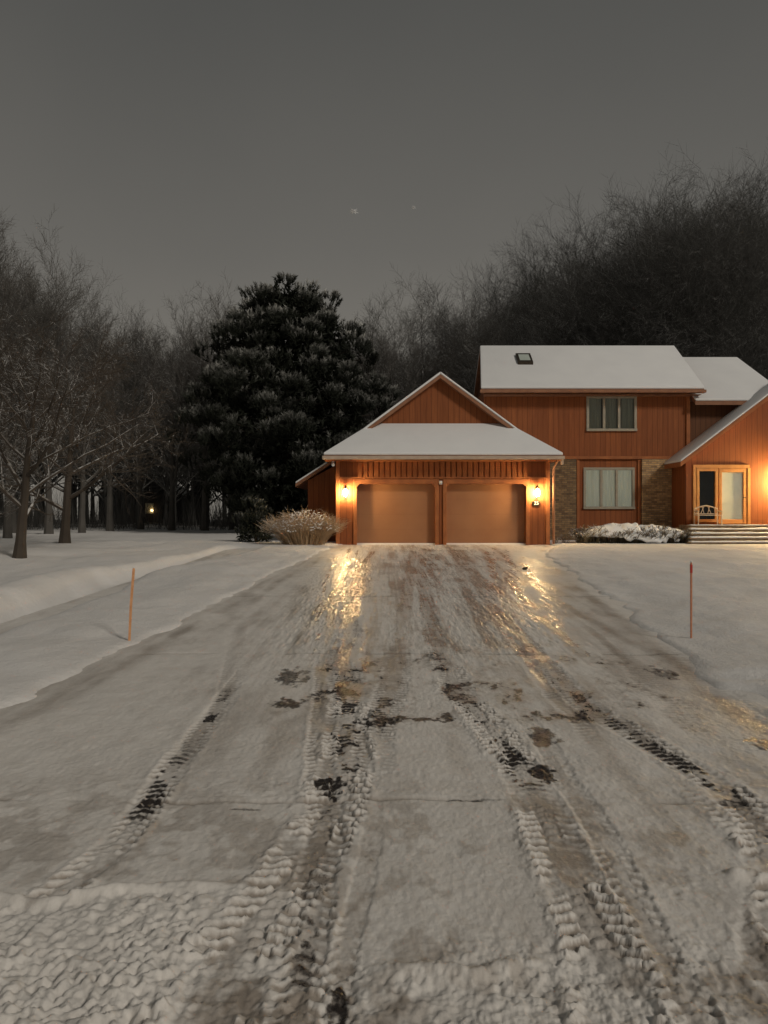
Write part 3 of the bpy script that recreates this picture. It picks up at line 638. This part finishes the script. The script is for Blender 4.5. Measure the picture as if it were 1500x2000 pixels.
low=dict(kids=[13,9,7,6],ang=[(50,85),(30,60),(30,60),(25,55)],ratio=[(.75,1.1),(.45,.65),(.4,.6),(.4,.65)],up=[.02,.03,.03,.02,.0],start=[.25,.15,.15,.1],wander=.2,trunk=.72,r=.024,minr=.0055)
protos={}; RH={}
def proto(key,seed,H,cfg,mat):
    T,C=gen_tree(seed,H,cfg); zz=sorted(v[2] for v in C.v); RH[key]=zz[int(len(zz)*.995)]
    def me_(nm,mb):
        me=bpy.data.meshes.new(nm); me.from_pydata(mb.v,[],mb.f); me.materials.append(mat); me.update(); return me
    protos[key]=(me_("trunk",T),me_("crown",C))
proto('low0',11,6.4,low,M_BARKN); proto('low1',12,7.2,low,M_BARKN)
proto('m0',21,14,forest,M_BARKM); proto('m1',22,14,forest,M_BARKM)
proto('f0',31,17,dense,M_BARKF); proto('f1',32,17,dense,M_BARKF)
def tree(key,x,y,H,rot,label,group,wide=1.0):
    T,C=protos[key]; s=H/RH[key]
    e=empty("bare_tree",(x,y,gz(x,y)),label,"tree",group); e.scale=(s*wide,s*wide,s); e.rotation_euler=(0,0,rot)
    for nm,me in (("trunk",T),("crown",C)):
        o=bpy.data.objects.new(nm,me); link(o); o.parent=e
def topH(px,py,Y): return (px-750)/1500*Y,(1000-py)/1500*Y+1.15
random.seed(99)
tree('low0',-9.5,20,6.2,.4,"small bare tree with spreading snow-dusted branches on lawn","bare trees on the lawn",1.1)
tree('low1',-10.4,25,7.4,2.1,"bare lawn tree with wide tangled branches","bare trees on the lawn",1.0)
tree('low0',-14.6,25.5,8.4,3.6,"bare lawn tree with wide tangled branches","bare trees on the lawn",1.0)
lab_m="tall leafless tree at the edge of dark woods"
for i,(px,py,Y) in enumerate([(-35,420,34),(25,435,38),(95,480,36),(160,555,39),(215,605,42),(275,605,46),(335,595,44),(400,565,43),(455,580,46),(15,565,31),
        (705,600,46),(770,570,42),(845,560,46),(905,590,43),(950,600,48)]):
    x,H=topH(px,py,Y); tree('m%d'%(i%2),x,Y,H,i*1.7,lab_m,"leafless woodland trees",rnd(.85,1.1))
lab_f="tall dense leafless tree rising behind the house"
for i,(px,py,Y) in enumerate([(990,530,44),(1045,475,48),(1110,445,45),(1180,430,49),(1250,415,45),(1310,388,48),(1370,374,44),(1440,364,48),(1510,352,45),(1590,346,47),
     (1030,560,41),(1140,500,41),(1240,480,42),(1340,440,41),(1450,420,42)]):
    x,H=topH(px,py,Y); tree('f%d'%(i%2),x,Y,H,i*2.3,lab_f,"leafless woodland trees",rnd(.95,1.12))
srcs=[]
small=dict(dense); small['kids']=[14,9,7]; small['minr']=.016
for sd in (41,42,43):
    T,C=gen_tree(sd,14,small); n=len(T.v); v_=np.array(T.v+C.v)
    srcs.append((v_,np.array(T.f+[tuple(i+n for i in q) for q in C.f]),np.sort(v_[:,2])[int(len(v_)*.998)]))
VV=[];FF=[];off=0
for i in range(250):
    Vs,Fs,hm=srcs[i%3]; y=RNG.uniform(52,85); x=(RNG.uniform(-120,1620)-750)/1500*y*1.15
    pxx=x/y*1500+750
    hh=RNG.uniform(.82,1.0); a=RNG.uniform(0,6.28)
    if 280<pxx<318 and y<76: continue
    top=np.interp(pxx,[0,100,200,300,450,700,900,1000,1100,1200,1500],[500,550,640,660,660,650,640,560,480,440,370])
    h=((1000-top)/1500*y+1)*hh; s=h/hm
    R=np.array([[math.cos(a),-math.sin(a),0],[math.sin(a),math.cos(a),0],[0,0,1]])
    VV.append((Vs@R.T)*[s*.9,s*.9,s]+[x,y,.45]); FF.append(Fs+off); off+=len(Vs)
nb=16000
y=RNG.uniform(44,72,nb); x=(RNG.uniform(-150,1650,nb)-750)/1500*y; h=RNG.uniform(.6,4.2,nb)*RNG.uniform(.3,1,nb)
pxx=x/y*1500+750
keep=~((pxx>280)&(pxx<316)&(RNG.uniform(0,1,nb)<.6))&~((pxx<420)&(RNG.uniform(0,1,nb)<.4)); x,y,h=x[keep],y[keep],h[keep]; nb=len(x)
w=RNG.uniform(.008,.024,nb); lx=RNG.uniform(-.45,.45,nb)*h; ly=RNG.uniform(-.3,.3,nb)*h; th=RNG.uniform(0,3.14,nb)
b0=np.stack([x-w*np.cos(th),y-w*np.sin(th),np.full(nb,.3)],-1); b1=np.stack([x+w*np.cos(th),y+w*np.sin(th),np.full(nb,.3)],-1)
t0=np.stack([x+lx+w*.3,y+ly,.4+h],-1); t1=np.stack([x+lx-w*.3,y+ly,.4+h],-1)
Vb=np.stack([b0,b1,t0,t1],1).reshape(-1,3); Fb=np.arange(nb*4).reshape(-1,4)+off
VV.append(Vb); FF.append(Fb)
me=np_mesh("woodland",np.concatenate(VV),np.concatenate(FF),M_BARKW)
o=link(bpy.data.objects.new("woodland",me)); o["kind"]="stuff"; o["label"]="far-off dark leafless wood with undergrowth"; o["category"]="wood"

# ------------------------------------------------------------------ evergreen pine
def needles(tc,ax,ln,nb,rng,snowv,wid=.028,spread=.75):
    n=len(tc); c=np.repeat(tc,nb,0); a=np.repeat(ax,nb,0); l=np.repeat(ln,nb)[:,None]; s=np.repeat(snowv,nb)
    along=rng.uniform(0,.8,(n*nb,1))
    r=rng.normal(size=(n*nb,3)); r/=np.linalg.norm(r,axis=1)[:,None]
    d=a*rng.uniform(.3,1.0,(n*nb,1))+r*spread; d/=np.linalg.norm(d,axis=1)[:,None]
    base=c+a*along*l; tip=base+d*l*rng.uniform(.28,.5,(n*nb,1))
    side=np.cross(d,rng.normal(size=(n*nb,3))); side/=np.linalg.norm(side,axis=1)[:,None]
    V=np.stack([base-side*wid,base+side*wid,tip],1).reshape(-1,3)
    up=np.clip((along[:,0]-.1)*1.7,0,1)*s*rng.uniform(.5,1.2,n*nb)
    S=np.stack([up*.85,up*.85,np.clip(up*1.1,0,1)],1).ravel()
    return V,S
def evergreen(name,loc,prof_h,prof_r,label,nclump,tufts,seed,scale=1.0,cat="pine tree",tl=(.38,.62),snowy=1.0,nb=30,sq=.6):
    rng=np.random.RandomState(seed)
    e=empty(name,loc,label,cat)
    top=max(prof_h); mb=MB()
    tube(mb,[(0,0,-.3),(.05,0,top*.3),(-.05,.05,top*.6),(0,0,top*.93)],[.035*top*.8,.025*top,.014*top,.004*top],8)
    cs=[];
    for i in range(nclump):
        while True:
            h=rng.uniform(prof_h[0],prof_h[-1]); R=np.interp(h,prof_h,prof_r)
            if rng.uniform(0,max(prof_r))<R+.6: break
        a=i*2.39996+rng.uniform(-.4,.4); k=rng.uniform(.60,1.12)
        cs.append((R*k*math.cos(a),R*k*math.sin(a),h+rng.uniform(-.35,.35)))
    cs=np.array(cs)
    for c in cs[::2]:
        tube(mb,[(0,0,max(.4,c[2]-.35*math.hypot(c[0],c[1])-.3)),(c[0]*.5,c[1]*.5,c[2]-.35),(c[0]*.92,c[1]*.92,c[2]-.1)],[.06*scale,.045*scale,.02*scale],5)
    make("trunk",mb,M_BARKP,e)
    TC=[];AX=[];SN=[];LN=[]
    for c in cs:
        rad=rng.uniform(.35,.9)*scale; sv=rng.uniform(.3,1)
        out=np.array([c[0],c[1],0]); out=out/(np.linalg.norm(out)+1e-6)
        for j in range(tufts):
            d=rng.normal(size=3); d/=np.linalg.norm(d); d=d+out*.55+np.array([0,0,.35]); d/=np.linalg.norm(d)
            TC.append(c+d*rad*np.array([1,1,sq])*rng.uniform(.7,1)); ax=d*.5+np.array([0,0,.85])+rng.normal(size=3)*.16; AX.append(ax/np.linalg.norm(ax))
            hh=np.clip(c[2]/top,0,1)
            SN.append(snowy*sv*rng.uniform(.4,1.1)*(np.clip(d[2]*2.0,.04,1))*(.2+.95*hh)); LN.append(rng.uniform(*tl)*scale)
    TC=np.array(TC);AX=np.array(AX);SN=np.clip(np.array(SN),0,1); LN=np.array(LN)
    V1,S1=needles(TC,AX,LN,nb,rng,SN,.019*scale,.48)
    ni=nclump*8; h=rng.uniform(prof_h[0],prof_h[-1],ni); R=np.interp(h,prof_h,prof_r)*np.sqrt(rng.uniform(0,.60,ni)); a=rng.uniform(0,6.28,ni)
    TI=np.stack([R*np.cos(a),R*np.sin(a),h-.3],-1); AI=np.stack([np.cos(a),np.sin(a),rng.uniform(-.3,.6,ni)],-1); AI/=np.linalg.norm(AI,axis=1)[:,None]
    V2,S2=needles(TI,AI,np.full(ni,.8*scale),18,rng,np.zeros(ni),.06*scale,.9)
    V=np.concatenate([V1,V2]); S=np.concatenate([S1,S2])
    me=np_mesh("crown",V,np.arange(len(V)).reshape(-1,3),M_PINE,{"snow":S})
    o=link(bpy.data.objects.new("crown",me)); o.parent=e
    return e
evergreen("pine_tree",(-4.75,38.2,.45),[.6,1.1,2.4,3.7,4.9,6.2,7.5,8.7,10,10.9,11.6,12.1],[1.5,2.3,3.6,4.5,4.7,4.5,4.3,3.75,3.0,2.3,1.7,1.2],
  "large rounded pine with snow-dusted needle clumps beside the garage",300,34,8,1.0,"pine tree",(.32,.52),1.05,28,.6)
evergreen("evergreen_shrub",(-4.6,27.3,gz(-4.6,27.3)),[.1,.4,.8,1.2],[.5,.55,.4,.1],"small dark evergreen shrub beside the snowy lawn",26,14,4,.35,"shrub",(.4,.6),.4)

# ------------------------------------------------------------------ bush & hedge
def twigs(mb,n,cx,cy,rx,ry,h,seed,r=.006,lean=.6):
    random.seed(seed)
    for i in range(n):
        a=rnd(0,6.28); k=math.sqrt(rnd(0,1)); x=cx+rx*.55*k*math.cos(a); y=cy+ry*.55*k*math.sin(a)
        hh=h*rnd(.6,1.05)*(1-.35*k*k); ox=math.cos(a)*k*rx*lean; oy=math.sin(a)*k*ry*lean
        p0=(x,y,0); p1=(x+ox*.4+rnd(-.05,.05),y+oy*.4+rnd(-.05,.05),hh*.55); p2=(x+ox+rnd(-.08,.08),y+oy+rnd(-.08,.08),hh*rnd(.85,1))
        tube(mb,[p0,p1,p2],[r*1.3,r,r*.5],3)
        for j in range(5):
            t=rnd(.2,1); q=tuple(p1[m]+(p2[m]-p1[m])*t for m in range(3)); L_=rnd(.1,.3)*h/1.1
            d=norm((ox+rnd(-1,1),oy+rnd(-1,1),rnd(.1,1))); tube(mb,[q,(q[0]+d[0]*L_,q[1]+d[1]*L_,q[2]+d[2]*L_)],[r*.8,r*.35],3)
def snowbits(n,rx,ry,hf,seed,s0,s1,cx=0,cy=0):
    random.seed(seed); mb=MB()
    for i in range(n):
        a=rnd(0,6.28); k=math.sqrt(rnd(0,1)); x=cx+rx*k*math.cos(a); y=cy+ry*k*math.sin(a); z=hf(k)*rnd(.7,1.05)
        s=rnd(s0,s1); mb.sphere((x,y,z),s,rnd(.8,1.6),rnd(.8,1.4),rnd(.4,.8),5,4)
    return mb
bl=(-2.65,25.55,gz(-2.65,25.55)-.02)
e=empty("bush",bl,"bare twiggy bush dusted with snow beside the garage","bush")
mb=MB(); twigs(mb,420,0,0,1.22,.8,1.25,8,.007); make("branches",mb,M_BUSH,e)
mb=snowbits(560,1.15,.8,lambda k:1.12*(1-.45*k**2.2),9,.01,.034); make("snow_dusting",mb,M_SNOW,e,smooth=True)
def hedge(x,y,rx,ry,h,seed,label):
    z=gz(x,y); e=empty("hedge",(x,y,z),label,"hedge")
    mb=MB()
    for k in range(9): twigs(mb,130,-rx+rx*.12+k*rx*.22,0,.42,ry*1.15,h*(1.0+.12*math.sin(k*2.3)),seed+k,.009,.7)
    make("branches",mb,M_HEDGE,e)
    mb=MB(); nu,nv=150,24; f=[]
    A,K=np.meshgrid(np.linspace(0,2*np.pi,nu,endpoint=False),np.arange(nv+1)/nv)
    ca,sa=np.cos(A),np.sin(A); ca=np.sign(ca)*np.abs(ca)**.7; sa=np.sign(sa)*np.abs(sa)**.7
    kk=K*(1+.26*(fbm(ca*9+seed,sa*4.,4,seed)-.5)); px=rx*.98*kk*ca; py=ry*.97*kk*sa
    gap=sstep(.46,.58,fbm(px*3.4+3,py*3.4,4,seed+2))*sstep(-.9,.0,px)
    zz=h*(1.10-.62*K**3)+.18*(fbm(px*2.6+seed*3,py*2.6,4,seed)-.5)-gap*.20+.05*(fbm(px*11,py*11,3,seed)-.5)
    v=[tuple(q) for q in np.stack([px,py,zz],-1).reshape(-1,3).tolist()]
    for j in range(nv):
        for i in range(nu): f.append((j*nu+i,j*nu+(i+1)%nu,(j+1)*nu+(i+1)%nu,(j+1)*nu+i))
    nbv=len(v); v+=[(q[0]*.97,q[1]*.97,q[2]-.07) for q in v]
    f+=[(j*nu+i+nbv,(j+1)*nu+i+nbv,(j+1)*nu+(i+1)%nu+nbv,j*nu+(i+1)%nu+nbv) for j in range(nv) for i in range(nu)]
    f+=[(nv*nu+i,nv*nu+(i+1)%nu,nv*nu+(i+1)%nu+nbv,nv*nu+i+nbv) for i in range(nu)]
    mb.add(v,f); make("snow_cap",mb,M_SNOW,e,smooth=True)
hedge(8.72,26.9,1.98,.62,.60,61,"low long hedge under a lumpy uneven snow cap")
for k,(x,y,s) in enumerate([(6.35,26.9,.35),(6.75,26.6,.22),(5.95,26.6,.2)]):
    e=empty("dry_plant",(x,y,gz(x,y)),"small dry plant poking through the snow","plant","dry plants by the wall")
    mb=MB(); twigs(mb,26,0,0,s*.6,s*.6,s,90+k,.004,.8); make("branches",mb,M_HEDGE,e)
mb=MB(); mb.sphere((0,0,.02),.05,1.2,.8,.7,7,5); mb.sphere((.05,.01,.04),.03,1,1,1,6,4)
e=empty("dirt_clod",(3.15,17.2,float(slope(17.2))),"dark clod of dirt lying on the icy driveway","clod"); make("clod",mb,M_METAL,e)
# falling snowflakes: loose clusters of crystals
for (x,y,z,s) in [(-.098,2.45,2.56,.013),(.10,2.6,2.63,.008)]:
    e=empty("snowflake",(x,y,z),"fluffy white snowflake falling through the night air","snowflake","falling snowflakes"); random.seed(int(z*100))
    mb=MB()
    for k in range(46):
        d=norm((rnd(-1,1),rnd(-1,1),rnd(-1,1))); L_=s*rnd(.5,1.25)
        tube(mb,[(-d[0]*L_*.2,-d[1]*L_*.2,-d[2]*L_*.2),(d[0]*L_*1.2,d[1]*L_,d[2]*L_*.8)],[s*.09,s*.03],3)
    make("flake",mb,M_SNOW,e)

# ------------------------------------------------------------------ distant house
D=(-23.5,74,.45)
e=empty("distant_house",D,"neighbouring house with a lit lamp beyond the trees","house")
mb=MB(); mb.box(-4,4,0,6,0,2.8); mb.prism_y([(-4,2.8),(4,2.8),(0,4.6)],0,6); make("wall",mb,noise_col("far_wall",(.04,.04,.045),(.06,.06,.065),2,.8),e)
mb=MB(); mb.slab([(-4.4,-.4,2.7),(0,-.4,4.75),(0,6.4,4.75),(-4.4,6.4,2.7)],0,.15); mb.slab([(0,-.4,4.75),(4.4,-.4,2.7),(4.4,6.4,2.7),(0,6.4,4.75)],0,.15); make("roof",mb,M_SNOW,e)
mb=MB(); mb.box(.5,1.3,-.05,-.01,1.0,2.0); make("window",mb,M_FROST,e)
mb=MB(); mb.sphere((1.2,-.2,1.3),.11); make("lamp_bulb",mb,M_LAMP2,e)

# ------------------------------------------------------------------ world, light, camera
w=bpy.data.worlds.new("World"); scene.world=w; w.use_nodes=True; nt=w.node_tree; bg=nt.nodes["Background"]
tc=N(nt,'ShaderNodeTexCoord'); sp=N(nt,'ShaderNodeSeparateXYZ'); nt.links.new(tc.outputs['Generated'],sp.inputs[0])
n=N(nt,'ShaderNodeTexNoise'); n.inputs['Scale'].default_value=2.2; n.inputs['Detail'].default_value=5; nt.links.new(tc.outputs['Generated'],n.inputs['Vector'])
ma=N(nt,'ShaderNodeMath',operation='MULTIPLY_ADD'); nt.links.new(n.outputs['Fac'],ma.inputs[0]); ma.inputs[1].default_value=.16; nt.links.new(sp.outputs['Z'],ma.inputs[2])
cr=N(nt,'ShaderNodeValToRGB'); nt.links.new(ma.outputs[0],cr.inputs['Fac'])
e0=cr.color_ramp.elements; e0[0].position=.16; e0[0].color=(.205,.190,.165,1); e0[1].position=.72; e0[1].color=(.068,.069,.066,1)
k=e0.new(.40); k.color=(.134,.128,.116,1)
nt.links.new(cr.outputs[0],bg.inputs[0]); bg.inputs[1].default_value=1.0
sd=bpy.data.lights.new("town_glow",'SUN'); sd.energy=1.3; sd.angle=math.radians(10); sd.color=(1,.92,.81)
so=link(bpy.data.objects.new("town_glow",sd)); so.rotation_euler=(math.radians(57),0,math.radians(42))
cam=bpy.data.cameras.new("camera"); cam.lens=27; cam.sensor_width=36; cam.clip_end=2000; cam.clip_start=.05
co=link(bpy.data.objects.new("camera",cam)); co.location=(0,0,1.6); co.rotation_euler=(math.radians(90),0,0); scene.camera=co
scene.view_settings.view_transform='Standard'; scene.view_settings.look='None'; scene.view_settings.exposure=0
